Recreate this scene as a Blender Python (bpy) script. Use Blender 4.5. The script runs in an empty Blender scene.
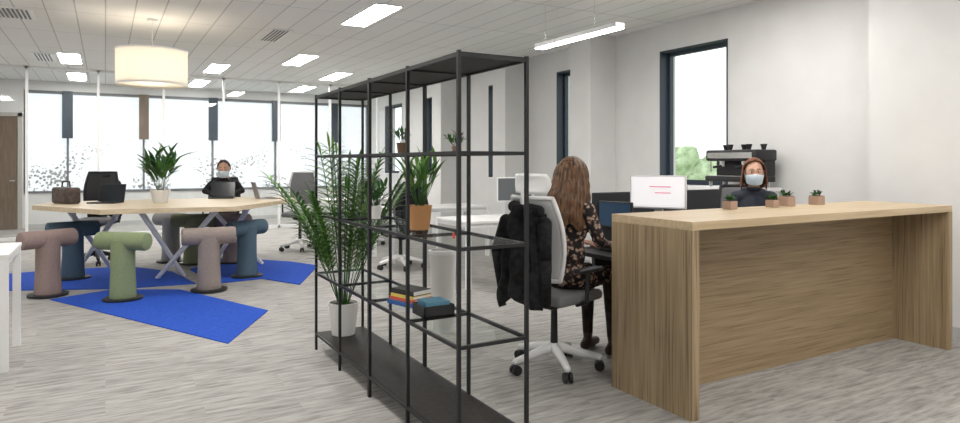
import bpy, bmesh, math, random
from mathutils import Vector, Matrix, noise
random.seed(7)
sc=bpy.context.scene
try:
    sc.view_settings.view_transform='Standard'
except Exception: pass
H=3.19; CAMH=1.43; FPX=654.0; HOR=162.0
TH=math.radians(29.8); SN,CS=math.sin(TH),math.cos(TH)
def P(px,py,z=0.0):
    d=(CAMH-z)*FPX/(py-HOR); l=(px-480)/FPX*d
    return Vector((l*CS+d*SN, -l*SN+d*CS, z))
# ------------------------------------------------ materials
def mat(name,col,rough=.5,metal=0,emit=None,es=0,spec=.4):
    m=bpy.data.materials.new(name); m.use_nodes=True
    b=m.node_tree.nodes['Principled BSDF']
    b.inputs['Base Color'].default_value=(*col,1); b.inputs['Roughness'].default_value=rough
    b.inputs['Metallic'].default_value=metal; b.inputs['Specular IOR Level'].default_value=spec
    if emit:
        b.inputs['Emission Color'].default_value=(*emit,1); b.inputs['Emission Strength'].default_value=es
    return m
def noisy(name,c1,c2,scale=(1,1,1),ns=5,rough=.7,bump=0,lo=.35,hi=.65,detail=4,spec=.3,metal=0):
    m=mat(name,c1,rough,metal,spec=spec); nt=m.node_tree; b=nt.nodes['Principled BSDF']
    tc=nt.nodes.new('ShaderNodeTexCoord'); mp=nt.nodes.new('ShaderNodeMapping'); mp.inputs['Scale'].default_value=scale
    n=nt.nodes.new('ShaderNodeTexNoise'); n.inputs['Scale'].default_value=ns; n.inputs['Detail'].default_value=detail
    r=nt.nodes.new('ShaderNodeValToRGB'); r.color_ramp.elements[0].position=lo; r.color_ramp.elements[1].position=hi
    r.color_ramp.elements[0].color=(*c1,1); r.color_ramp.elements[1].color=(*c2,1)
    nt.links.new(tc.outputs['Object'],mp.inputs['Vector']); nt.links.new(mp.outputs[0],n.inputs['Vector'])
    nt.links.new(n.outputs['Fac'],r.inputs[0]); nt.links.new(r.outputs[0],b.inputs['Base Color'])
    if bump:
        bp=nt.nodes.new('ShaderNodeBump'); bp.inputs['Strength'].default_value=bump; bp.inputs['Distance'].default_value=.01
        nt.links.new(n.outputs['Fac'],bp.inputs['Height']); nt.links.new(bp.outputs[0],b.inputs['Normal'])
    return m
WHITE=mat('white_laminate',(.8,.8,.79),.4); WHITEM=mat('white_metal',(.82,.82,.82),.35)
BLACK=mat('black_metal',(.012,.012,.014),.5); BLKP=mat('black_plastic',(.02,.02,.022),.5)
DECK=noisy('black_deck',(.012,.009,.009),(.022,.018,.017),(1,1,1),30,.6)
GREY=mat('grey_fabric',(.2,.2,.21),.9); LGREY=mat('light_grey_mesh',(.5,.51,.52),.8)
CHROME=mat('chrome',(.7,.7,.7),.2,1)
WALL=noisy('wall_paint',(.69,.687,.68),(.72,.717,.71),(1,1,1),3,.85)
COAT=noisy('black_cloth',(.008,.008,.009),(.022,.022,.025),(1,1,1),25,.95,.3)
def streaks(name,c1,c2,dark,scale):
    m=noisy(name,c1,c2,scale,3.0,.45,.04,.3,.7,6); nt=m.node_tree; b=nt.nodes['Principled BSDF']; N=nt.nodes.new; L=nt.links.new
    tc=[n for n in nt.nodes if n.type=='TEX_COORD'][0]; rr=[n for n in nt.nodes if n.type=='VALTORGB'][0]
    mp=N('ShaderNodeMapping'); mp.inputs['Scale'].default_value=tuple(s*1.9 for s in scale); mp.inputs['Location'].default_value=(3.3,1.7,.6); L(tc.outputs['Object'],mp.inputs[0])
    n=N('ShaderNodeTexNoise'); n.inputs['Scale'].default_value=2.6; n.inputs['Detail'].default_value=3; L(mp.outputs[0],n.inputs['Vector'])
    r=N('ShaderNodeValToRGB'); r.color_ramp.elements[0].position=.54; r.color_ramp.elements[1].position=.70; r.color_ramp.elements[0].color=(0,0,0,1); r.color_ramp.elements[1].color=(.85,.85,.85,1); L(n.outputs[0],r.inputs[0])
    mx=N('ShaderNodeMixRGB'); L(r.outputs[0],mx.inputs[0]); L(rr.outputs[0],mx.inputs[1]); mx.inputs[2].default_value=(*dark,1); L(mx.outputs[0],b.inputs['Base Color']); return m
OAKV=streaks('oak_vertical',(.26,.185,.105),(.44,.335,.21),(.17,.12,.068),(16,16,.4))
OAKH=streaks('oak_horizontal',(.26,.185,.105),(.39,.29,.175),(.20,.14,.08),(.5,6,16))
OAKT=noisy('oak_top',(.45,.34,.205),(.58,.46,.30),(.6,12,12),3.0,.4,.03,.3,.7,6)
TTOP=noisy('table_oak',(.56,.45,.30),(.66,.55,.39),(1,12,12),3,.45)
DOORM=noisy('door_wood',(.14,.10,.07),(.2,.145,.10),(14,14,1),3,.5)
SKIN=noisy('skin',(.56,.33,.235),(.62,.38,.28),(1,1,1),20,.5)
POTW=mat('white_ceramic',(.72,.71,.69),.4); SOIL=noisy('soil',(.03,.018,.01),(.07,.045,.03),(1,1,1),60,1,.5)
TERRA=mat('tan_pot',(.42,.21,.085),.6); PINKP=mat('blush_pot',(.42,.29,.22),.7)
LEAF=noisy('leaf_green',(.035,.12,.02),(.13,.27,.05),(1,1,1),12,.5); LEAF2=noisy('leaf_dark',(.02,.075,.018),(.06,.17,.035),(1,1,1),12,.5)
def glassmat(name,tint=(.97,.98,.98),const=.04):
    m=bpy.data.materials.new(name); m.use_nodes=True; nt=m.node_tree; nt.nodes.clear()
    o=nt.nodes.new('ShaderNodeOutputMaterial'); t=nt.nodes.new('ShaderNodeBsdfTransparent'); t.inputs[0].default_value=(*tint,1)
    g=nt.nodes.new('ShaderNodeBsdfGlossy'); g.inputs['Roughness'].default_value=.03
    mx=nt.nodes.new('ShaderNodeMixShader'); mx.inputs[0].default_value=const
    nt.links.new(t.outputs[0],mx.inputs[1]); nt.links.new(g.outputs[0],mx.inputs[2]); nt.links.new(mx.outputs[0],o.inputs[0])
    return m
GLASS=glassmat('clear_glass'); SGLASS=glassmat('shelf_glass',(.955,.975,.97),.07)
def film():
    m=bpy.data.materials.new('speckled_window_film'); m.use_nodes=True; nt=m.node_tree; nt.nodes.clear(); N=nt.nodes.new; L=nt.links.new
    o=N('ShaderNodeOutputMaterial'); t=N('ShaderNodeBsdfTransparent'); t.inputs[0].default_value=(.94,.96,.97,1)
    tr=N('ShaderNodeBsdfDiffuse'); tr.inputs[0].default_value=(.8,.8,.8,1)
    m1=N('ShaderNodeMixShader'); m1.inputs[0].default_value=.25; L(t.outputs[0],m1.inputs[1]); L(tr.outputs[0],m1.inputs[2])
    bk=N('ShaderNodeBsdfDiffuse'); bk.inputs[0].default_value=(.36,.36,.36,1)
    tc=N('ShaderNodeTexCoord'); v=N('ShaderNodeTexVoronoi'); v.inputs['Scale'].default_value=16
    L(tc.outputs['Object'],v.inputs['Vector'])
    n=N('ShaderNodeTexNoise'); n.inputs['Scale'].default_value=1.3; n.inputs['Detail'].default_value=1; L(tc.outputs['Object'],n.inputs['Vector'])
    sp=N('ShaderNodeSeparateXYZ'); L(tc.outputs['Object'],sp.inputs[0])
    mr=N('ShaderNodeMapRange'); mr.inputs[1].default_value=2.6; mr.inputs[2].default_value=.9; mr.inputs[3].default_value=-.06; mr.inputs[4].default_value=.44; L(sp.outputs[2],mr.inputs[0])
    mr2=N('ShaderNodeMapRange'); mr2.inputs[1].default_value=.42; mr2.inputs[2].default_value=.62; mr2.inputs[3].default_value=.35; mr2.inputs[4].default_value=1.25; L(n.outputs[0],mr2.inputs[0])
    mu=N('ShaderNodeMath'); mu.operation='MULTIPLY'; L(mr.outputs[0],mu.inputs[0]); L(mr2.outputs[0],mu.inputs[1])
    lt=N('ShaderNodeMath'); lt.operation='LESS_THAN'; L(v.outputs['Distance'],lt.inputs[0]); L(mu.outputs[0],lt.inputs[1])
    m2=N('ShaderNodeMixShader'); L(lt.outputs[0],m2.inputs[0]); L(m1.outputs[0],m2.inputs[1]); L(bk.outputs[0],m2.inputs[2]); L(m2.outputs[0],o.inputs[0])
    return m
FILM=film()
# ------------------------------------------------ geometry helpers
class M:
    def __init__(s): s.bm=bmesh.new()
    def box(s,a,b,bev=0,seg=2,rot=None):
        c=Vector([(a[i]+b[i])/2 for i in range(3)]); sz=[max(abs(b[i]-a[i]),1e-4) for i in range(3)]
        t=bmesh.new(); bmesh.ops.create_cube(t,size=1); bmesh.ops.scale(t,vec=sz,verts=t.verts)
        if bev: bmesh.ops.bevel(t,geom=t.edges[:],offset=min(bev,min(sz)*.49),segments=seg,profile=.5,affect='EDGES')
        if rot is not None: bmesh.ops.transform(t,matrix=rot.to_4x4(),verts=t.verts)
        bmesh.ops.translate(t,vec=c,verts=t.verts); s._add(t); return s
    def _add(s,t):
        me=bpy.data.meshes.new('t'); t.to_mesh(me); t.free(); s.bm.from_mesh(me); bpy.data.meshes.remove(me)
    def ell(s,c,r,u=20,v=14,rot=None):
        t=bmesh.new(); bmesh.ops.create_uvsphere(t,u_segments=u,v_segments=v,radius=1)
        bmesh.ops.scale(t,vec=r if hasattr(r,'__len__') else (r,r,r),verts=t.verts)
        if rot is not None: bmesh.ops.transform(t,matrix=rot.to_4x4(),verts=t.verts)
        bmesh.ops.translate(t,vec=c,verts=t.verts); s._add(t); return s
    def cone(s,p0,p1,r0,r1,seg=16,cap=True):
        p0=Vector(p0);p1=Vector(p1); d=p1-p0
        t=bmesh.new(); bmesh.ops.create_cone(t,cap_ends=cap,segments=seg,radius1=r0,radius2=r1,depth=d.length)
        q=Vector((0,0,1)).rotation_difference(d.normalized()).to_matrix().to_4x4()
        bmesh.ops.transform(t,matrix=Matrix.Translation((p0+p1)/2)@q,verts=t.verts); s._add(t); return s
    def limb(s,p0,p1,r0,r1,seg=16):
        s.cone(p0,p1,r0,r1,seg); s.ell(p0,r0,seg,10); s.ell(p1,r1,seg,10); return s
    def tube(s,pts,r,seg=10):
        for a,b in zip(pts,pts[1:]): s.limb(a,b,r,r,seg)
        return s
    def lathe(s,prof,c=(0,0,0),seg=32):
        vs=[[s.bm.verts.new((c[0]+r*math.cos(2*math.pi*k/seg),c[1]+r*math.sin(2*math.pi*k/seg),c[2]+z)) for k in range(seg)] for r,z in prof]
        for i in range(len(prof)-1):
            for k in range(seg):
                s.bm.faces.new((vs[i][k],vs[i][(k+1)%seg],vs[i+1][(k+1)%seg],vs[i+1][k]))
        return s
    def poly(s,pts,z0,z1):
        b=[s.bm.verts.new((p[0],p[1],z0)) for p in pts]; t=[s.bm.verts.new((p[0],p[1],z1)) for p in pts]
        s.bm.faces.new(b[::-1]); s.bm.faces.new(t); n=len(pts)
        for i in range(n): s.bm.faces.new((b[i],b[(i+1)%n],t[(i+1)%n],t[i]))
        return s
    def grid(s,fn,nu,nv):
        vs=[[s.bm.verts.new(fn(i/nu,j/nv)) for j in range(nv+1)] for i in range(nu+1)]
        for i in range(nu):
            for j in range(nv): s.bm.faces.new((vs[i][j],vs[i+1][j],vs[i+1][j+1],vs[i][j+1]))
        return s
    def leaf(s,base,d,L,w,droop=.4,seg=5):
        base=Vector(base); d=Vector(d).normalized(); side=d.cross(Vector((0,0,1)))
        if side.length<.05: side=Vector((1,0,0))
        side.normalize(); p=base.copy(); dd=d.copy(); prev=None
        for i in range(seg+1):
            t=i/seg; ww=w*math.sin(math.pi*min(1,(t*.92+.06)))**.8*.5
            up=side.cross(dd).normalized()
            row=[s.bm.verts.new(p-side*ww+up*ww*.35),s.bm.verts.new(p),s.bm.verts.new(p+side*ww+up*ww*.35)]
            if prev:
                s.bm.faces.new((prev[0],prev[1],row[1],row[0])); s.bm.faces.new((prev[1],prev[2],row[2],row[1]))
            prev=row; p=p+dd*L/seg; dd=(dd+Vector((0,0,-droop/seg))).normalized()
        return s
    def obj(s,name,m,parent=None,smooth=False,solid=0,recalc=True):
        if recalc: bmesh.ops.recalc_face_normals(s.bm,faces=s.bm.faces)
        me=bpy.data.meshes.new(name); s.bm.to_mesh(me); s.bm.free()
        ms=m if isinstance(m,(list,tuple)) else [m]
        for x in ms: me.materials.append(x)
        if smooth:
            for p in me.polygons: p.use_smooth=True
        o=bpy.data.objects.new(name,me); sc.collection.objects.link(o)
        if parent: o.parent=parent
        if solid:
            md=o.modifiers.new('solid','SOLIDIFY'); md.thickness=solid; md.offset=0
        if smooth and smooth!='full':
            me.set_sharp_from_angle(angle=math.radians(40))
        return o
def E(name,loc=(0,0,0),rz=0):
    o=bpy.data.objects.new(name,None); o.empty_display_size=.1; o.location=loc; o.rotation_euler=(0,0,rz); sc.collection.objects.link(o); return o
# ------------------------------------------------ room shell
XL,XR,YF,YB=-4.0,6.2,-3.0,17.0
def floor_mat():
    m=mat('grey_plank_carpet',(.35,.34,.32),.75,spec=.25); nt=m.node_tree; N=nt.nodes.new; L=nt.links.new; b=nt.nodes['Principled BSDF']
    tc=N('ShaderNodeTexCoord')
    br=N('ShaderNodeTexBrick'); br.inputs['Scale'].default_value=1; br.inputs['Brick Width'].default_value=1.0; br.inputs['Row Height'].default_value=.25
    br.inputs['Mortar Size'].default_value=.0; br.inputs['Color1'].default_value=(0,0,0,1); br.inputs['Color2'].default_value=(1,1,1,1); br.inputs['Mortar'].default_value=(.4,.4,.4,1)
    L(tc.outputs['Object'],br.inputs['Vector'])
    mp=N('ShaderNodeMapping'); mp.inputs['Scale'].default_value=(2.4,17,1); L(tc.outputs['Object'],mp.inputs[0])
    ad=N('ShaderNodeVectorMath'); ad.operation='MULTIPLY_ADD'; L(br.outputs['Color'],ad.inputs[0]); ad.inputs[1].default_value=(7,3,0); L(mp.outputs[0],ad.inputs[2])
    n=N('ShaderNodeTexNoise'); n.inputs['Scale'].default_value=1.5; n.inputs['Detail'].default_value=7; n.inputs['Roughness'].default_value=.65; L(ad.outputs[0],n.inputs['Vector'])
    r=N('ShaderNodeValToRGB'); e=r.color_ramp.elements; e[0].position=.32; e[0].color=(.205,.197,.185,1); e[1].position=.64; e[1].color=(.46,.447,.425,1)
    x=e.new(.47); x.color=(.345,.333,.315,1)
    L(n.outputs[0],r.inputs[0])
    mx=N('ShaderNodeMixRGB'); mx.blend_type='MULTIPLY'; mx.inputs[0].default_value=.10; L(r.outputs[0],mx.inputs[1]); L(br.outputs['Color'],mx.inputs[2]); L(mx.outputs[0],b.inputs['Base Color'])
    return m
def ceil_mat():
    m=mat('ceiling_tiles',(.5,.5,.5),.9); nt=m.node_tree; N=nt.nodes.new; L=nt.links.new; b=nt.nodes['Principled BSDF']
    tc=N('ShaderNodeTexCoord'); mp=N('ShaderNodeMapping'); mp.inputs['Rotation'].default_value=(0,0,math.pi/2); L(tc.outputs['Object'],mp.inputs[0])
    br=N('ShaderNodeTexBrick'); br.inputs['Scale'].default_value=1; br.inputs['Brick Width'].default_value=1.5; br.inputs['Row Height'].default_value=.3; br.offset=0
    br.inputs['Mortar Size'].default_value=.007; br.inputs['Color1'].default_value=(.80,.795,.785,1); br.inputs['Color2'].default_value=(.84,.835,.825,1); br.inputs['Mortar'].default_value=(.5,.5,.5,1)
    L(mp.outputs[0],br.inputs['Vector']); L(br.outputs['Color'],b.inputs['Base Color']); return m
M().box((XL-.2,YF-.2,-.1),(XR+.2,YB+.2,0)).obj('floor',floor_mat())
M().box((XL-.2,YF-.2,H),(XR+.2,YB+.2,H+.1)).obj('ceiling',ceil_mat())
M().box((XL-.2,YF-.2,0),(XL,YB+.2,H)).obj('wall_left',WALL)
M().box((XL,YF-.2,0),(XR,YF,H)).obj('wall_front',WALL)
T=.28
w=M(); ops=[(5.10,6.16,1.15,2.85),(7.5,8.38,1.15,2.85),(9.7,10.5,1.15,2.85),(12.2,13.3,1.15,2.85),(14.6,15.7,1.15,2.85)]
y=YF
for a,b_,z0,z1 in ops:
    w.box((XR,y,0),(XR+T,a,H)); w.box((XR,a,0),(XR+T,b_,z0)); w.box((XR,a,z1),(XR+T,b_,H)); y=b_
w.box((XR,y,0),(XR+T,YB,H))
w.box((XR-.2,YF,0),(XR,3.39,H))
w.box((5.75,7.0,0),(XR,7.45,H)); w.box((5.75,9.2,0),(XR,9.6,H)); w.box((5.75,11.6,0),(XR,12.0,H))
w.obj('wall_right',WALL)
FRAME=mat('dark_blue_frame',(.035,.05,.07),.45)
for i,(a,b_,z0,z1) in enumerate(ops):
    g=E('window_%d'%(i+1)); f=M(); x0,x1=XR+.12,XR+.18
    f.box((x0,a,z0),(x1,a+.05,z1)).box((x0,b_-.06,z0),(x1,b_,z1)).box((x0,a,z0),(x1,b_,z0+.06)).box((x0,a,z1-.06),(x1,b_,z1))
    f.box((XR-.005,b_-.02,z0),(x0,b_,z1)).box((XR-.005,a,z1-.02),(x0,b_,z1)).box((XR-.005,a,z0),(x0,a+.02,z1)).obj('frame',FRAME,g)
    M().box((XR+.145,a,z0),(XR+.15,b_,z1)).obj('pane',GLASS,g)
    M().box((XR-.02,a,z0-.03),(x0,b_,z0)).obj('sill',WHITE,g)
# back wall with glazing
px=[-.72+1.49*k for k in range(5)]
w=M(); w.box((XL,YB,0),(-1.5,YB+.2,H)); w.box((-1.5,YB,0),(XR,YB+.2,.75)); w.box((-1.5,YB,2.98),(XR,YB+.2,H)); w.obj('wall_back',WALL)
g=E('window_6'); f=M()
edges=[-1.5]+px+[XR]
POST=mat('brown_post',(.16,.12,.09),.6); FR2=mat('grey_frame',(.16,.17,.18),.5)
for x in px: M().box((x-.10,YB-.12,1.95),(x+.10,YB-.02,2.98)).obj('dark_post',POST if abs(x-.77)<.05 else FRAME,g)
for x in edges: f.box((x-.02,YB,.75),(x+.02,YB+.1,2.98))
f.box((-1.5,YB-.02,2.92),(XR,YB+.1,2.98)).box((-1.5,YB-.02,.75),(XR,YB+.1,.8)).obj('frame',FR2,g)
M().box((-1.5,YB+.04,.78),(XR,YB+.05,2.95)).obj('frosted_pane',FILM,g)
g=E('door_1'); dx0,dx1=-2.5,-1.62
M().box((dx0,YB-.05,0),(dx1,YB,2.4)).obj('leaf',DOORM,g)
M().box((dx0-.08,YB-.07,0),(dx0,YB,2.48)).box((dx1,YB-.07,0),(dx1+.08,YB,2.48)).box((dx0-.08,YB-.07,2.4),(dx1+.08,YB,2.48)).obj('frame',mat('door_frame',(.45,.43,.4),.5),g)
M().box((dx1-.14,YB-.1,1.02),(dx1-.04,YB-.06,1.05)).obj('handle',CHROME,g)
BASEM=mat('baseboard_grey',(.5,.5,.5),.5)
M().box((XR-.215,YF,0),(XR-.2,3.39,.09)).box((XR-.015,3.39,0),(XR,7.0,.09)).box((XR-.015,7.45,0),(XR,9.2,.09)).box((5.735,7,0),(5.75,7.45,.09)).obj('baseboard_right',BASEM)
M().box((-1.5,YB-.015,0),(XR,YB,.09)).obj('baseboard_back',BASEM)
# outdoors: pale trees seen through the side window
TREE=noisy('tree_foliage',(.28,.40,.20),(.58,.70,.46),(1,1,1),3.5,.9,.6); BARK=noisy('bark',(.12,.09,.06),(.2,.15,.1),(6,6,1),3,.9)
for (tx,ty,top,r) in [(17,13.2,2.0,1.9),(19,16.6,2.3,2.1),(18,20.5,1.6,2.0)]:
    g=E('tree',(tx,ty,-3.6)); zt=top+3.6
    m=M()
    for k in range(16):
        a=k*2.4; rr=r*.55*math.sqrt((k+1)/16); m.ell((math.cos(a)*rr,math.sin(a)*rr,zt-r*.9+random.uniform(-.6,.6)*r*.7),r*random.uniform(.32,.48),18,14)
    for v in m.bm.verts:
        n=noise.noise_vector(v.co*2.3)*.28+noise.noise_vector(v.co*7)*.1; v.co+=n
    m.obj('canopy',TREE,g,'full')
    M().limb((0,0,.12),(.1,.05,zt-r*1.2),.18,.12).limb((.1,.05,zt-r*1.3),(.6,.3,zt-r*.7),.09,.05).limb((.1,.05,zt-r*1.3),(-.5,-.2,zt-r*.7),.09,.05).obj('trunk',BARK,g,'full')
M().box((8,-20,-3.75),(60,60,-3.65)).obj('lawn',noisy('grass',(.16,.24,.08),(.28,.36,.15),(1,1,1),2,.95))
# glass partition
g=E('glass_partition'); f=M(); YP=14.5
for k in range(-2,6):
    x=-.12+1.13*k
    if x>XL: f.box((x-.022,YP-.03,0),(x+.022,YP+.03,H))
f.box((-2.4,YP-.03,0),(XR,YP+.03,.06)).box((-2.4,YP-.03,H-.05),(XR,YP+.03,H)).obj('frame',WHITEM,g)
M().box((-2.4,YP-.005,.06),(XR,YP+.005,H-.05)).obj('glass',GLASS,g)
# ------------------------------------------------ ceiling lights
PAN=mat('light_panel',(1,1,1),.5,emit=(1,.972,.935),es=37)
def panel(x,y,lx=.3,ly=1.2):
    g=E('ceiling_light')
    g.location=(x,y,H)
    M().box((-lx/2-.02,-ly/2-.02,-.015),(lx/2+.02,ly/2+.02,0)).obj('frame',WHITEM,g)
    M().box((-lx/2,-ly/2,-.018),(lx/2,ly/2,-.0155)).obj('diffuser',PAN,g)
for x,y in [(2.75,7.45),(2.9,11.3),(4.08,13.1),(1.8,13.1),(-.52,13.06),(-2.6,11),(-.5,15.7),(1.8,15.7),(4.1,15.7),(-2.4,7.0),(.6,3.8),(4.4,1.3),(2.4,.2),(-1.9,2.6),(0,-.8),(4.6,-1.4),(4.9,4.0),(.35,6.0)]:
    panel(x,y)
g=E('linear_pendant_light',(4.28,5.45,2.72))
M().box((-.06,-.68,0),(.06,.68,.05),.008).obj('housing',WHITEM,g)
M().box((-.055,-.67,-.006),(.055,.67,-.001)).obj('diffuser',PAN,g)
M().cone((0,-.3,.05),(0,-.3,H-2.72),.002,.002).cone((0,.55,.05),(0,.55,H-2.72),.002,.002).obj('wires',CHROME,g)
# vents
for x,y,lx,ly in [(2.04,9.27,.28,.9),(-.98,9.4,.5,.6),(-.88,13.1,.3,.9)]:
    g=E('air_vent',(x,y,H))
    M().box((-lx/2,-ly/2,-.012),(lx/2,ly/2,0)).obj('frame',WHITEM,g)
    s=M(); n=int(lx/.05)
    for k in range(n): s.box((-lx/2+.03+k*(lx-.06)/n,-ly/2+.03,-.018),(-lx/2+.03+k*(lx-.06)/n+.02,ly/2-.03,-.0125))
    s.obj('slats',mat('vent_dark',(.16,.16,.16),.6),g)
# drum pendant
def drum(x,y,zb,zt,r,W):
    g=E('pendant_lamp',(x,y,0))
    m=bpy.data.materials.new('fabric_shade'); m.use_nodes=True; nt=m.node_tree; nt.nodes.clear()
    o=nt.nodes.new('ShaderNodeOutputMaterial'); t=nt.nodes.new('ShaderNodeBsdfTranslucent'); t.inputs[0].default_value=(.8,.77,.70,1)
    d=nt.nodes.new('ShaderNodeBsdfDiffuse'); d.inputs[0].default_value=(.85,.82,.75,1); mx=nt.nodes.new('ShaderNodeMixShader'); mx.inputs[0].default_value=.6
    nt.links.new(t.outputs[0],mx.inputs[1]); nt.links.new(d.outputs[0],mx.inputs[2]); nt.links.new(mx.outputs[0],o.inputs[0])
    M().lathe([(r,zb),(r,zt)],seg=48).obj('shade',m,g,'full')
    M().lathe([(.001,zb+.02),(r-.005,zb+.02)],seg=48).obj('diffuser',m,g)
    M().lathe([(r,zb-.008),(r+.006,zb-.008),(r+.006,zb+.012),(r,zb+.012)],seg=48).lathe([(r,zt-.012),(r+.006,zt-.012),(r+.006,zt+.008),(r,zt+.008)],seg=48).obj('rims',WHITE,g)
    M().cone((0,0,zt-.05),(0,0,H),.006,.006).cone((0,0,H-.03),(0,0,H),.06,.06).cone((-r,0,zt-.03),(r,0,zt-.03),.005,.005).cone((0,-r,zt-.03),(0,r,zt-.03),.005,.005).obj('cord',WHITEM,g)
    l=bpy.data.lights.new('bulb','POINT'); l.energy=W; l.color=(1,.87,.7); l.shadow_soft_size=.08; lo=bpy.data.objects.new('bulb',l); sc.collection.objects.link(lo); lo.parent=g; lo.location=(0,0,(zb+zt)/2)
drum(.5,9.0,2.38,2.80,.40,10)
# ------------------------------------------------ shelving unit
SX,SY=1.395,2.63
g=E('metal_shelving_unit',(SX,SY,0)); f=M(); W_,LN=.37,2.32; lv=[.13,.59,1.04,1.48,1.93]; t=.0085
for k in range(5):
    yy=k*LN/4
    th=t*1.6 if k==2 else t
    for xx in (0,W_): f.box((xx-t,yy-th,0),(xx+t,yy+th,1.94))
    for z in lv: f.box((0,yy-t*.8,z-.017),(W_,yy+t*.8,z))
for z in lv:
    for xx in (0,W_): f.box((xx-t*.8,0,z-.017),(xx+t*.8,LN,z))
f.obj('frame',BLACK,g)
M().box((.009,.009,.118),(W_-.009,LN-.009,.132)).box((.0,0,1.922),(W_,LN,1.935)).obj('black_decks',DECK,g)
M().box((.009,.009,.585),(W_-.009,LN-.009,.592)).box((.009,.009,1.035),(W_-.009,LN-.009,1.042)).box((.009,.009,1.474),(W_-.009,LN-.009,1.481)).obj('glass_shelves',SGLASS,g)
M().box((-.011,.02,1.08),(-.009,.04,1.105)).obj('red_tag',mat('red_tag',(.7,.05,.03),.5),g)
# ------------------------------------------------ reception desk
g=E('reception_desk'); X0,X1,Y0,Y1=2.80,5.61,2.54,3.2
M().box((X0,Y0,0),(X0+.055,Y1,1.05)).box((X1-.055,Y0,0),(X1,Y1,1.05)).obj('end_panels',OAKV,g)
M().box((X0+.055,2.95,.0),(X1-.055,2.99,1.05)).obj('front_panel',OAKH,g)
M().box((X0,Y0,1.05),(X1,Y1,1.10),.003).obj('counter_top',[OAKT],g)
M().box((X0+.055,2.94,0),(X1-.055,2.9499,.04)).obj('plinth',OAKH,g)
g=E('work_desk'); 
M().box((3.0,3.23,.75),(4.95,3.96,.78),.004).obj('worktop',mat('dark_worktop',(.03,.03,.032),.4),g)
f=M()
for x in (3.6,4.9):
    for yy in (3.3,3.9): f.box((x-.025,yy-.025,0),(x+.025,yy+.025,.75))
f.obj('legs',BLACK,g)
M().box((3.3,3.97,.6),(4.72,4.01,1.19),.008).obj('privacy_screen',mat('charcoal_felt',(.04,.042,.048),.95),g)
def monitor(loc,face,w=.46,h=.27,zc=.36,scr=None,name='computer_monitor',shell=BLKP):
    g=E(name,loc,math.atan2(face[1],face[0]))
    M().box((-.02,-w/2,zc-h/2),(.008,w/2,zc+h/2),.006).obj('shell',shell,g)
    M().box((.0082,-w/2+.012,zc-h/2+.014),(.0095,w/2-.012,zc+h/2-.012)).obj('screen',scr,g)
    M().box((-.045,-.03,.01),(-.025,.03,zc)).box((-.13,-.11,0),(.06,.11,.012),.004).obj('stand',shell,g)
    return g
SCRW=mat('lit_screen',(.8,.8,.8),.3,emit=(.97,.95,1),es=.5); SCRB=mat('dark_screen',(.02,.025,.03),.15)
g=monitor((3.60,3.60,.78),(-.86,-.51),.42,.25,.425,SCRW,shell=mat('silver_shell',(.72,.72,.74),.35))
s=M(); 
for k,(a,b_) in enumerate([(-.06,.10),(-.02,.10)]): s.box((.0097,a,.43+.03-k*.045),(.0105,b_,.43+.038-k*.045))
s.obj('pink_text',mat('pink_text',(.75,.2,.3),.5,emit=(.75,.2,.3),es=.3),g)
monitor((3.36,3.80,.78),(-1,-.25),.30,.20,.25,mat('navy_screen',(.02,.04,.07),.2,emit=(.1,.2,.35),es=.15))
g=E('keyboard',(3.22,3.55,.78)); M().box((-.06,-.2,0),(.06,.2,.015),.004).obj('body',BLKP,g)
s=M()
for i in range(4):
    for j in range(13): s.box((-.052+i*.027,-.19+j*.0293,.015),(-.03+i*.027,-.166+j*.0293,.02))
s.obj('keys',mat('key_grey',(.08,.08,.085),.5),g)
# ------------------------------------------------ plants
def pot(g,r0,r1,h,m,c=(0,0,0)):
    M().lathe([(.001,0),(r0,0),(r1,h),(r1-.012,h),(r1-.02,h-.03),(r0*.9,.02)],c,28).obj('pot',m,g,True)
    M().lathe([(.001,h-.02),(r1-.012,h-.022)],c,20).obj('soil',SOIL,g)
def palm(name,loc,r0,r1,ph,n,L,m,up=1.0,pm=POTW,spread=.5,lw=.022,ll=.17,tilt=None):
    g=E(name,loc); pot(g,r0,r1,ph,pm); st=M(); lf=M()
    for k in range(n):
        a=2*math.pi*k*.382+random.uniform(-.3,.3); l=L*random.uniform(.6,1.05); sp=spread*random.uniform(.2,1.05)
        d=Vector((math.cos(a)*sp,math.sin(a)*sp,up)).normalized()
        if tilt: d=(d+Vector(tilt)).normalized()
        p=Vector((math.cos(a)*.03,math.sin(a)*.03,ph-.03)); seg=12; pts=[p.copy()]
        for i in range(seg):
            p=p+d*l/seg; pts.append(p.copy()); d=(d+Vector((math.cos(a)*.03*sp,math.sin(a)*.03*sp,-.032*(.3+i/seg*1.6)))).normalized()
            if i>=4:
                sd=d.cross(Vector((0,0,1))).normalized(); q=ll*math.sin(math.pi*(i-2.5)/(seg-1.5))**.6+.03
                for s_ in (-1,1):
                    for e in (0,.5): lf.leaf(p-d*e*l/seg,(sd*s_*1.0+d*.8+Vector((0,0,.12))),q*random.uniform(.85,1.1),lw,.9,4)
        lf.leaf(p,d,ll*.8,lw,.5,4)
        st.tube(pts,.0035,6)
    st.obj('stems',LEAF2,g,'full'); lf.obj('fronds',m,g,'full',recalc=False); return g
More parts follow.
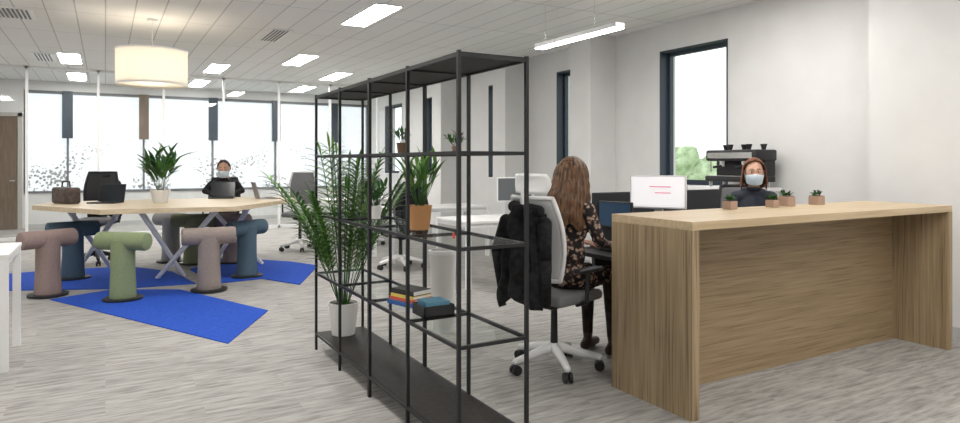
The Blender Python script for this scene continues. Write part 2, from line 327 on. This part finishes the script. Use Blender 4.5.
def leafy(name,loc,r0,r1,ph,n,L,w,m,pm,spread=.9,droop=.9,square=False):
    g=E(name,loc)
    if square:
        M().box((-r1,-r1,0),(r1,r1,ph),.004).obj('pot',pm,g); M().box((-r1*.85,-r1*.85,ph),(r1*.85,r1*.85,ph+.003)).obj('soil',SOIL,g)
    else: pot(g,r0,r1,ph,pm)
    lf=M(); st=M()
    for k in range(n):
        a=2*math.pi*k*.382; sp=spread*random.uniform(.15,1.1); d=Vector((math.cos(a)*sp,math.sin(a)*sp,1)).normalized()
        p=Vector((math.cos(a)*r1*.3,math.sin(a)*r1*.3,ph-.005)); q=p+d*L*random.uniform(.3,.75)
        st.limb(p,q,.0025 if L>.1 else .001,.0015 if L>.1 else .0008,6)
        for j in range(3):
            dd=(d+Vector((random.uniform(-.7,.7),random.uniform(-.7,.7),random.uniform(-.2,.4)))).normalized()
            lf.leaf(p.lerp(q,.55+.22*j),dd,L*random.uniform(.3,.48),w,droop,5)
    st.obj('stems',LEAF2,g,'full'); lf.obj('leaves',m,g,'full',recalc=False); return g
palm('potted_palm',(1.56,4.80,.133),.085,.115,.24,26,1.16,LEAF,1.0,POTW,.42,.022,.18,tilt=(-.02,.0,0))
leafy('potted_plant',(.6,9.15,.92),.08,.12,.16,24,.60,.055,LEAF2,POTW,.5,.6)
leafy('potted_plant',(1.57,3.44,1.042),.055,.072,.14,16,.33,.028,LEAF,TERRA,.45,.6)
leafy('small_potted_plant',(1.56,3.66,1.481),.032,.04,.065,14,.10,.017,LEAF2,mat('brown_pot',(.12,.07,.04),.6),.8,.8)
leafy('small_potted_plant',(1.57,2.99,1.481),.018,.024,.03,10,.10,.013,LEAF2,mat('clay_pot',(.2,.13,.1),.6),.9,.8)
leafy('small_potted_plant',(1.6,4.25,1.042),.04,.05,.09,16,.2,.025,LEAF2,POTW,.8,.8)
for x,yy,s in [(3.79,3.1,.036),(4.22,3.08,.034),(4.44,3.12,.045),(4.78,3.1,.042)]:
    leafy('succulent_pot',(x,yy,1.10),s,s,s*1.6,16,.055,.016,LEAF2,PINKP,1.0,.3,True)
# shelf items
g=E('book_stack',(1.57,3.56,.592),.3); z=0
for k,(c,wd,l,h) in enumerate([((.03,.1,.3),.17,.24,.025),((.6,.1,.06),.15,.22,.02),((.65,.5,.1),.15,.2,.018),((.02,.02,.02),.14,.19,.03)]):
    M().box((-wd/2,-l/2,z),(wd/2,l/2,z+h),.002).obj('cover_%d'%k,mat('cover_%d'%k,c,.6),g); M().box((-wd/2+.006,-l/2-.001,z+.004),(wd/2+.001,l/2+.001,z+h-.004)).obj('pages_%d'%k,WHITE,g); z+=h
g=E('magazine_holder',(1.57,3.26,.592)); M().box((-.09,-.08,0),(-.084,.08,.06)).box((.084,-.08,0),(.09,.08,.06)).box((-.09,-.08,0),(.09,.08,.006)).box((-.09,-.08,0),(.09,-.074,.06)).box((-.09,.074,0),(.09,.08,.06)).obj('tray',BLKP,g)
s=M(); 
for k in range(5): s.box((-.07,-.065+k*.028,.006),(.07,-.055+k*.028,.08),.002)
s.obj('magazines',[mat('mag',(.1,.25,.35),.5)],g)
g=E('waste_bin',P(443,332)); M().lathe([(.001,0),(.085,0),(.115,.68),(.103,.68),(.075,.02),(.001,.02)],seg=32).obj('bin',POTW,g,True); M().lathe([(.117,.66),(.122,.66),(.122,.69),(.105,.69)],seg=32).obj('rim',WHITEM,g)
# ------------------------------------------------ chairs
def office_chair(loc,rz,frame=WHITEM,seat=GREY,back=LGREY,head=False,coat=False,z=0):
    g=E('office_chair',loc,rz); SZ=.50+z
    b=M(); c=M()
    for k in range(5):
        a=2*math.pi*k/5+.35; ex,ey=math.cos(a),math.sin(a)
        b.limb((ex*.04,ey*.04,.15),(ex*.31,ey*.31,.09),.034,.022,12)
        c.cone((ex*.31-ey*.028,ey*.31+ex*.028,.034),(ex*.31-ey*.008,ey*.31+ex*.008,.034),.034,.034,16); c.cone((ex*.31+ey*.028,ey*.31-ex*.028,.034),(ex*.31+ey*.008,ey*.31-ex*.008,.034),.034,.034,16)
        c.cone((ex*.31,ey*.31,.03),(ex*.31,ey*.31,.085),.01,.01,8)
    b.cone((0,0,.1),(0,0,.18),.05,.04); b.obj('star_base',frame,g,True); c.obj('casters',BLKP,g,True)
    M().cone((0,0,.15),(0,0,SZ-.08),.026,.022).box((-.13,-.09,SZ-.1),(.12,.09,SZ-.05),.02).obj('gas_lift',BLKP,g,True)
    M().box((-.22,-.24,SZ-.05),(.25,.24,SZ+.02),.03,4).obj('seat',seat,g,True)
    def bf(u,v):
        yy=(u-.5)*(.44-.06*(v-.4)**2*4); zz=SZ+.12+v*.54
        return (-.235-.05*(v-.1)-.04*math.sin(v*math.pi)*-1+ .10*((u-.5)*2)**2*.5, yy, zz)
    M().grid(bf,12,14).obj('mesh_back',back,g,'full',.012)
    pts=[bf(0,i/12) for i in range(13)]+[bf(i/10,1) for i in range(1,11)]+[bf(1,1-i/12) for i in range(1,13)]+[bf(1-i/10,0) for i in range(1,11)]
    f=M().tube(pts,.016,8)
    f.tube([(-.08,0,SZ-.07),(-.24,0,SZ-.04),(-.33,0,SZ+.08),(-.34,0,SZ+.3),(-.30,0,SZ+.52)],.026,10)
    f.tube([(-.33,0,SZ+.25),(-.25,.15,SZ+.3)],.014,8); f.tube([(-.33,0,SZ+.25),(-.25,-.15,SZ+.3)],.014,8)
    if head:
        f.tube([(-.30,0,SZ+.5),(-.33,0,SZ+.66),(-.29,0,SZ+.74)],.016,8)
        def hd(u,v): return (-.285+.05*((u-.5)*2)**2+.02*math.sin(v*3.14),(u-.5)*(.26+.05*math.sin(v*3.14)),SZ+.69+v*.13)
        M().grid(hd,12,8).obj('headrest',frame,g,'full',.022)
    f.obj('back_frame',frame,g,True)
    a=M(); 
    for s_ in (-1,1):
        a.tube([(0,s_*.2,SZ-.06),(.0,s_*.28,SZ-.03),(0.0,s_*.285,SZ+.17)],.014,8); a.box((-.12,s_*.285-.035,SZ+.17),(.14,s_*.285+.035,SZ+.2),.014,3)
    a.obj('armrests',BLKP,g,True)
    if coat:
        def cf(u,v):
            a_=(u-.5)*2; zz=SZ+.62-v*.62+.025*math.sin(a_*5+1)*v; wd=.12+.09*min(1,v*2.2)**.7-.03*v
            return (-.36-.03*math.sin(a_*8+v*2)-.03*v+.10*abs(a_)**2*(1-v*.4)+.012*math.sin(v*17+a_*3), a_*wd+.015*math.sin(v*9), zz-.07*abs(a_)**2)
        M().grid(cf,36,24).obj('coat_back',COAT,g,'full',.03)
        s=M()
        s.limb((-.3,.17,SZ+.50),(-.34,.22,SZ+.3),.048,.04); s.limb((-.34,.22,SZ+.3),(-.31,.20,SZ+.04),.04,.032)
        s.limb((-.3,-.17,SZ+.50),(-.34,-.21,SZ+.28),.048,.04); s.limb((-.34,-.21,SZ+.28),(-.32,-.2,SZ+.0),.04,.032)
        s.limb((-.3,-.12,SZ+.58),(-.28,.12,SZ+.6),.04,.04); s.obj('coat_sleeves',COAT,g,'full')
    return g
office_chair((2.70,3.68,0),math.radians(14),head=True,coat=True,z=.03)
office_chair((5.37,4.20,0),math.radians(-125),frame=BLKP,back=GREY,z=.03)
# ------------------------------------------------ people
def bake(o):
    dg=bpy.context.evaluated_depsgraph_get(); dg.update(); me=bpy.data.meshes.new_from_object(o.evaluated_get(dg)); o.modifiers.clear(); old=o.data; o.data=me; me.name=old.name; bpy.data.meshes.remove(old)
def fuse(o,vox,it=5,fac=.5):
    m=o.modifiers.new('r','REMESH'); m.mode='VOXEL'; m.voxel_size=vox; m.use_smooth_shade=True
    s=o.modifiers.new('s','SMOOTH'); s.iterations=it; s.factor=fac; bake(o)
    for p in o.data.polygons: p.use_smooth=True
def hand(g,w,d,n,side,name,curl=1.0):
    w=Vector(w); d=Vector(d).normalized(); n=Vector(n); n=(n-d*n.dot(d)).normalized(); s=n.cross(d).normalized()*side
    b=M(); b.limb(w-d*.03,w+d*.03,.026,.024,14)
    for i in range(4):
        k=w+d*(.088-.006*abs(i-1.2))+s*(.029-.0193*i)
        b.limb(w+d*.015+s*(.018-.012*i),k,.015,.0115,12)
        dd=d.copy(); p=k; L=[.076,.084,.078,.060][i]
        for j,(fr,an) in enumerate([(.45,14),(.31,30),(.24,22)]):
            dd=(Matrix.Rotation(math.radians(an*curl),3,d.cross(n))@dd); q=p+dd*L*fr+s*.0022*(1.5-i)*(1-j*.3)
            b.limb(p,q,.0092-.0008*j,.0084-.0008*j,12); p=q
    p=w+d*.025+s*.024; dd=(d*.62+s*.7+n*.3).normalized()
    for j,L in enumerate([.042,.034,.026]):
        q=p+dd*L; b.limb(p,q,.0125-.0015*j,.011-.0015*j,12); p=q; dd=(dd+d*.35+n*.1).normalized()
    o=b.obj(name,SKIN,g,'full'); fuse(o,.0035,3); o.data.materials.clear(); o.data.materials.append(SKIN)
def head(g,c,rz,hairm,style,mask=None,tilt=0):
    h=E('head',c); h.parent=g; h.rotation_euler=(0,tilt,rz)
    b=bmesh.new(); bmesh.ops.create_uvsphere(b,u_segments=56,v_segments=40,radius=1)
    for v in b.verts:
        x,y,z=v.co
        ex=lambda yy,zz,sy,sz: math.exp(-(((y-yy)/sy)**2+((z-zz)/sz)**2)) if x>0 else 0
        X=x*.098*(1-.12*max(0,-z)); Y=y*.078*(1-.36*max(0,-z)**1.6); Z=z*.12
        if z<0: X+=.012*(-z)
        if x<0 and z<-.2: X*=1-.35*(-z-.2)
        X+=.026*ex(0,-.22,.13,.11)+.014*ex(0,0,.10,.2)-.012*(ex(.36,.06,.2,.13)+ex(-.36,.06,.2,.13))+.006*ex(0,.22,.5,.1)
        X+=.008*ex(0,-.50,.26,.05)+.007*ex(0,-.61,.22,.06)-.004*ex(0,-.555,.25,.03)+.010*ex(0,-.85,.3,.15)
        v.co=(X,Y,Z)
    m=M(); m.bm.free(); m.bm=b
    for s_ in (-1,1):
        m.ell((-.005,s_*.077,-.005),(.018,.009,.031),14,10,Matrix.Rotation(.2*s_,3,'Z')); 
        m.ell((.0805,s_*.029,.0135),(.0135,.0145,.010),16,12)
        m.ell((.0800,s_*.029,-.0005),(.0125,.0135,.006),16,12)
    m.obj('face',SKIN,h,'full')
    M().ell((.080,.029,.006),.0122).ell((.080,-.029,.006),.0122).obj('eyeballs',mat('eye_white',(.7,.69,.67),.2),h,'full')
    M().ell((.0912,.029,.006),(.002,.0055,.0055)).ell((.0912,-.029,.006),(.002,.0055,.0055)).obj('irises',mat('iris',(.03,.02,.015),.15),h,'full')
    e=M()
    for s_ in (-1,1): e.tube([(.094,s_*.014,.032),(.094,s_*.03,.036),(.083,s_*.046,.030)],.003,6)
    e.obj('eyebrows',hairm,h,'full')
    M().ell((.100,0,-.062),(.005,.022,.0045)).ell((.098,0,-.071),(.005,.019,.005)).obj('lips',mat('lips',(.45,.14,.12),.4),h,'full')
    if mask:
        def mf(u,v):
            a=(u-.5)*2*1.25; zz=-.012-v*.108; k=math.cos(a)
            bulge=.142+.012*math.sin(v*math.pi) - .014*v
            rr=.088*(1-.20*v)
            return (k*(bulge-.012), math.sin(a)*rr, zz+.018*(abs(a)/1.25)*(1-2*v)*-.8)
        M().grid(mf,24,14).obj('face_mask',mask,h,'full',.003)
        t=M()
        for s_ in (-1,1):
            t.tube([(.040,s_*.083,-.03),(0.0,s_*.088,.012),(-.018,s_*.088,.0)],.0015,5); t.tube([(.040,s_*.068,-.105),(0.0,s_*.082,-.05),(-.018,s_*.087,-.0)],.0015,5)
        t.obj('mask_loops',WHITE,h,'full')
    end={'long':-.37,'bob':-.14,'short':-.055}[style]
    vol={'long':1.25,'bob':1.08,'short':.95}[style]
    def hf(u,v):
        s_=(u-.5)*2; t=min(1,v/.45); th=math.radians(100)*t
        f0=math.radians(30 if style=='short' else 34)
        fm=180 if th<f0 else 180-(180-{'long':108,'bob':101,'short':112}[style])*min(1,((th-f0)/math.radians(26)))**.6
        if style=='short' and th>math.radians(62): fm-=28*min(1,(th-math.radians(62))/math.radians(25))
        ph=math.radians(fm)*s_
        rp=1+.025*math.sin(ph*17+v*9)+.018*math.sin(ph*31-v*5)
        R=(.115*(1+(vol-1)*t),.095*(1+(vol-1)*t),.134 if style!='short' else .131)
        x=-math.cos(ph)*math.sin(th)*R[0]*rp; y_=math.sin(ph)*math.sin(th)*R[1]*rp; z=math.cos(th)*R[2]
        if v>.45:
            w=(v-.45)/.55; z0=math.cos(math.radians(100))*R[2]; z=z0+(end-z0)*w+.025*math.sin(ph*6)*w*(0.3 if style=='short' else 1)
            fl={'long':1+.38*math.sin(w*2.6)-.10*w+.03*math.sin(w*22+ph*4),'bob':1+.12*math.sin(w*2.5),'short':1-.2*w}[style]
            y_*=fl; x=x*((1-.2*w) if style=='short' else (1+.25*math.sin(w*2.2)+(.03*math.sin(w*20+ph*3) if style=='long' else 0))) - (.02*w if style=='long' else 0)
            if style=='long' and x>-.0: x-= .05*w
        return (x,y_,z)
    M().grid(hf,140,50).obj('hair',hairm,h,'full',.010)
    return h
def person(name,loc,rz,top,bottom,shoe,hairm,style,mask=None,headrz=0,tilt=0,arms=None,dress=None,knee=.43,lean=0.0,fat=1.0,desk=.78,waist=.125):
    g=E(name,loc,rz); b=M(); L=lean
    b.ell((0,0,.635),(.125*fat,.165*fat,.115)); b.ell((L*.3,0,.79),(.105*fat,waist*fat+.015,.18)); b.ell((L*.8,0,.98),(.11*fat,.152*fat,.17))
    b.limb((L,-.145*fat,1.105),(L,.145*fat,1.105),.056,.056); b.limb((L,-.07,1.125),(L,.07,1.125),.058,.058); b.limb((L,0,1.1),(L+.02,0,1.26),.056,.05)
    A=arms or {1:((L+.05,.225,.88),(L+.30,.13,desk+.05)),-1:((L+.05,-.225,.88),(L+.30,-.13,desk+.05))}
    for s_ in (1,-1):
        el,wr=[Vector(q) for q in A[s_]]
        b.limb((L,s_*.16*fat,1.10),el,.054,.042); b.limb(el,wr,.042,.028)
        b.limb((.02,s_*.085,.615),(knee,s_*.10,.605),.088,.064); b.limb((knee,s_*.10,.60),(knee+.02,s_*.11,.12),.061,.038)
        b.limb((knee+.01,s_*.11,.06),(knee+.15,s_*.125,.045),.042,.034); b.limb((knee-.02,s_*.11,.045),(knee+.1,s_*.12,.04),.038,.036)
    o=b.obj('body',[top],g,'full'); fuse(o,.011,6)
    me=o.data; me.materials.clear()
    for m in (top,bottom,shoe,SKIN): me.materials.append(m)
    for p in me.polygons:
        c=p.center; i=0
        if c.z>1.178 and (c.x-L)**2+c.y**2<.0058: i=3
        elif c.z<.14 and c.x>.2: i=2
        elif dress is not None and c.z<dress: i=1
        elif dress is None and c.z<.70 and abs(c.y)<.25: i=1
        p.material_index=i
    for s_ in (1,-1):
        el,wr=[Vector(q) for q in A[s_]]; d=(wr-el).normalized(); d=Vector((d.x,d.y*.3,d.z*.3))
        hand(g,wr+d*.012,d,(0,0,-1),s_,'hand_l' if s_>0 else 'hand_r',.9)
    head(g,(L+.035,0,1.335),headrz,hairm,style,mask,tilt)
    M().lathe([(.060,1.165),(.066,1.18),(.059,1.192)],(L+.01,0,0),24).obj('collar',top,g,'full',.006)
    return g
def floral():
    m=mat('floral_fabric',(.02,.02,.02),.85); nt=m.node_tree; N=nt.nodes.new; Lk=nt.links.new
    tc=N('ShaderNodeTexCoord'); v=N('ShaderNodeTexVoronoi'); v.inputs['Scale'].default_value=30; n=N('ShaderNodeTexNoise'); n.inputs['Scale'].default_value=22; n.inputs['Detail'].default_value=3
    Lk(tc.outputs['Object'],n.inputs['Vector']); mx=N('ShaderNodeVectorMath'); mx.operation='MULTIPLY_ADD'; mx.inputs[1].default_value=(.06,.06,.06); Lk(n.outputs['Color'],mx.inputs[0]); Lk(tc.outputs['Object'],mx.inputs[2]); Lk(mx.outputs[0],v.inputs['Vector'])
    r=N('ShaderNodeValToRGB'); e=r.color_ramp.elements; e[0].position=.26; e[0].color=(.42,.32,.25,1); e[1].position=.55; e[1].color=(.014,.012,.013,1); x=e.new(.4); x.color=(.14,.07,.05,1)
    Lk(v.outputs['Distance'],r.inputs[0]); Lk(r.outputs[0],nt.nodes['Principled BSDF'].inputs['Base Color']); return m
HB=noisy('brown_hair',(.04,.019,.010),(.19,.10,.05),(40,40,2),2,.5,.3); HR=noisy('auburn_hair',(.10,.035,.018),(.24,.10,.05),(40,40,2),2,.5,.3); HD=noisy('dark_hair',(.012,.009,.008),(.03,.024,.02),(40,40,4),2,.5,.3)
MASK=mat('surgical_mask',(.62,.72,.80),.8)
DARK=noisy('dark_trousers',(.02,.014,.012),(.04,.03,.026),(1,1,1),20,.9); BOOT=mat('boots',(.04,.022,.015),.45)
person('seated_woman',(2.82,3.70,0),math.radians(16),floral(),DARK,BOOT,HB,'long',MASK,math.radians(6),.12,dress=.56,lean=.03,knee=.40)
person('seated_receptionist',(5.36,4.12,0),math.radians(-135),mat('navy_top',(.03,.035,.05),.9),DARK,BOOT,HR,'bob',MASK,math.radians(0),.05,lean=.03)
person('seated_man',(1.55,10.42,0),math.radians(-105),mat('black_sweater',(.012,.012,.015),.95),DARK,BOOT,HD,'short',MASK,0,.2,lean=.05,fat=1.1,desk=.93,waist=.14,
       arms={1:((.12,.26,1.0),(.32,.12,.965)),-1:((.12,-.26,1.0),(.32,-.12,.965))})
# ------------------------------------------------ coffee corner
g=E('coffee_cabinet'); M().box((5.70,4.42,0),(6.18,5.2,1.12)).obj('body',WHITE,g); M().box((5.68,4.40,1.12),(6.19,5.22,1.16),.003).obj('top',WHITE,g)
s=M(); 
for k in range(2): s.box((5.695,4.44+k*.385,.06),(5.70,4.80+k*.385,1.09),.001)
s.obj('doors',WHITEM,g)
g=E('coffee_machine',(5.90,4.74,1.16),math.pi)
M().box((-.2,-.29,.06),(.16,.33,.12),.01).box((-.2,-.29,.12),(-.02,.33,.34),.015).box((-.2,-.3,.28),(.14,.35,.40),.02).obj('body',BLKP,g,True)
M().box((-.0,-.27,.118),(.15,.3,.125)).cone((.06,-.13,.22),(.06,-.13,.29),.035,.035).cone((.06,.15,.22),(.06,.15,.29),.035,.035).box((.141,-.27,.31),(.144,.3,.37)).cone((.1,.29,.16),(.1,.29,.31),.007,.007).cone((.1,-.26,.16),(.1,-.26,.31),.007,.007).obj('chrome_parts',CHROME,g,True)
M().limb((.06,-.13,.23),(.2,-.13,.215),.012,.014).limb((.06,.15,.23),(.2,.15,.215),.012,.014).obj('handles',BLKP,g,True)
s=M()
for i in range(5): s.lathe([(.02,0),(.035,.06),(.031,.06),(.018,.006)],(-.1+.08*(i%2),-.22+i*.12,.40),16)
s.obj('cups',BLKP,g,True)
M().cone((-.12,-.26,0),(-.12,-.26,.06),.02,.02).cone((-.12,.3,0),(-.12,.3,.06),.02,.02).cone((.1,-.26,0),(.1,-.26,.06),.02,.02).cone((.1,.3,0),(.1,.3,.06),.02,.02).obj('feet',CHROME,g)
# ------------------------------------------------ meeting table + stools + rugs
RUG=noisy('blue_rug',(.012,.06,.38),(.02,.09,.50),(1,1,1),60,.95,.2)
for k,poly in enumerate([[(50,300),(112,290),(180,290),(268,311),(228,344)],[(0,275),(60,270),(130,267),(172,272),(196,284),(120,289),(0,291)],[(190,270),(225,258),(290,262),(318,266),(300,285),(262,279),(215,284)]]):
    M().poly([P(*q) for q in poly][::-1],0,.008+.001*k).obj('blue_rug',RUG)
g=E('meeting_table'); tp=[(-.05,8.1),(1.3,7.9),(2.35,9.3),(2.2,10.0),(-.6,10.0),(-.75,9.3)]
M().poly(tp,.865,.92).obj('top',TTOP,g)
f=M()
for (a,b_) in [((.35,8.35,.865),(.85,8.9,0.01)),((1.15,8.3,.865),(.55,8.9,0.01)),((1.7,9.2,.865),(1.3,9.7,0.01)),((1.2,9.7,.865),(1.9,9.4,0.01)),((-.4,9.4,.865),(.1,9.7,0.01)),((.2,9.7,.865),(-.35,9.6,0.01))]:
    f.cone(a,b_,.032,.025,12)
f.obj('legs',WHITEM,g)
def stool(px_,py_,rz,col):
    p=P(px_,py_); m=noisy('stool_fabric',col,tuple(c*1.15 for c in col),(1,1,1),60,.95,.2); g=E('upholstered_stool',(p.x,p.y,.011),rz)
    M().cone((0,0,0),(0,0,.018),.19,.19,32).obj('base_plate',BLKP,g,True)
    b=M().lathe([(.001,.018),(.125,.018),(.13,.03),(.125,.08),(.115,.3),(.115,.62),(.001,.62)],seg=28)
    o=b.obj('column',m,g,True)
    r=.095; n=[(.0,-.28),(.07,-.28),(.088,-.273),(r,-.255),(r,.255),(.088,.273),(.07,.28),(.0,.28)]
    t=M().lathe([(max(a,.0005),z) for a,z in n],seg=28); bmesh.ops.rotate(t.bm,cent=(0,0,0),matrix=Matrix.Rotation(math.pi/2,3,'Y'),verts=t.bm.verts); bmesh.ops.translate(t.bm,vec=(0,0,.60),verts=t.bm.verts)
    t.obj('roll_seat',m,g,True)
MV=(.27,.20,.185); GN=(.22,.27,.15); BL=(.075,.12,.16); OL=(.2,.21,.13)
R=-TH
for a in [(48,296,R+1.1,MV),(73,279,R+.8,BL),(123,300,R-.15,GN),(209,291,R+.45,(.27,.225,.205)),(247,277,R+1.1,BL),(193,264,R+.2,OL),(171,262,R-.4,(.3,.3,.3)),(232,263,R-.3,(.3,.24,.23))]: stool(*a)
def laptop(loc,rz,scr=SCRB,shell=BLKP):
    g=E('laptop',loc,rz)
    M().box((-.12,-.165,0),(.12,.165,.016),.004).obj('base',shell,g); M().box((-.09,-.15,.0162),(.03,.15,.018)).obj('keys',BLKP,g)
    rm=Matrix.Rotation(math.radians(15),3,'Y')
    M().box((.145,-.165,.005),(.153,.165,.235),.003,2,rm).obj('lid',shell,g); M().box((.1425,-.155,.015),(.1435,.155,.225),0,2,rm).obj('screen',scr,g)
laptop((1.42,9.78,.92),math.radians(75))
laptop((.0,9.35,.92),math.radians(60))
laptop((1.95,9.4,.92),math.radians(180),shell=mat('grey_shell',(.3,.3,.31),.4))
g=E('leather_bag',(-.42,9.5,.92),.5); M().box((-.08,-.2,0),(.08,.2,.2),.03,3).obj('body',noisy('bag_leather',(.06,.045,.04),(.12,.09,.08),(1,1,1),20,.6),g,True); M().tube([(0,-.1,.19),(0,-.08,.27),(0,.08,.27),(0,.1,.19)],.009,8).obj('handle',BLKP,g,True)
office_chair((-.1,10.7,0),-math.pi/2-.3,BLKP,GREY,BLKP,coat=True,z=.12)
office_chair((2.75,10.7,0),-math.pi/2-.5,WHITEM,GREY,GREY,z=.1)
office_chair((1.55,10.55,0),math.radians(-105),BLKP,GREY,BLKP,z=.02)
# ------------------------------------------------ white desks
def desk(x0,y0,x1,y1,z=.76):
    g=E('white_desk'); M().box((x0,y0,z-.03),(x1,y1,z),.004).obj('top',WHITE,g); f=M()
    for x in (x0+.03,x1-.03):
        for yy in (y0+.03,y1-.03): f.box((x-.025,yy-.025,0),(x+.025,yy+.025,z-.03))
        f.box((x-.02,y0+.03,z-.07),(x+.02,y1-.03,z-.03))
    f.box((x0+.03,y0+.02,z-.07),(x1-.03,y0+.05,z-.03)).obj('legs',WHITEM,g)
desk(-1.9,5.45,-.57,6.25,.80)
desk(3.5,6.4,5.1,7.2); desk(3.5,8.6,5.1,9.4); desk(3.4,11.2,5.2,12.0)
monitor((4.45,6.85,.76),(-.2,-1),.52,.3,.33,mat('grey_screen',(.12,.13,.14),.3),shell=WHITEM)
office_chair((3.46,8.2,0),math.pi/2+.1,WHITEM,GREY,GREY,head=True,coat=True)
office_chair((4.1,5.9,0),math.pi/2,WHITEM,GREY,LGREY); office_chair((3.9,10.8,0),math.pi/2,WHITEM,GREY,GREY)
# ------------------------------------------------ world + camera
w=bpy.data.worlds.new('sky'); sc.world=w; w.use_nodes=True
w.node_tree.nodes['Background'].inputs[0].default_value=(.96,.985,1,1); w.node_tree.nodes['Background'].inputs[1].default_value=1.75
cam=bpy.data.cameras.new('camera'); co=bpy.data.objects.new('camera',cam); sc.collection.objects.link(co)
co.location=(0,0,CAMH); co.rotation_euler=(math.pi/2,0,-TH); cam.sensor_width=36; cam.sensor_fit='HORIZONTAL'; cam.lens=FPX/960*36; cam.shift_y=-(211.5-HOR)/960
cam.clip_start=.05; cam.clip_end=200
sc.camera=co
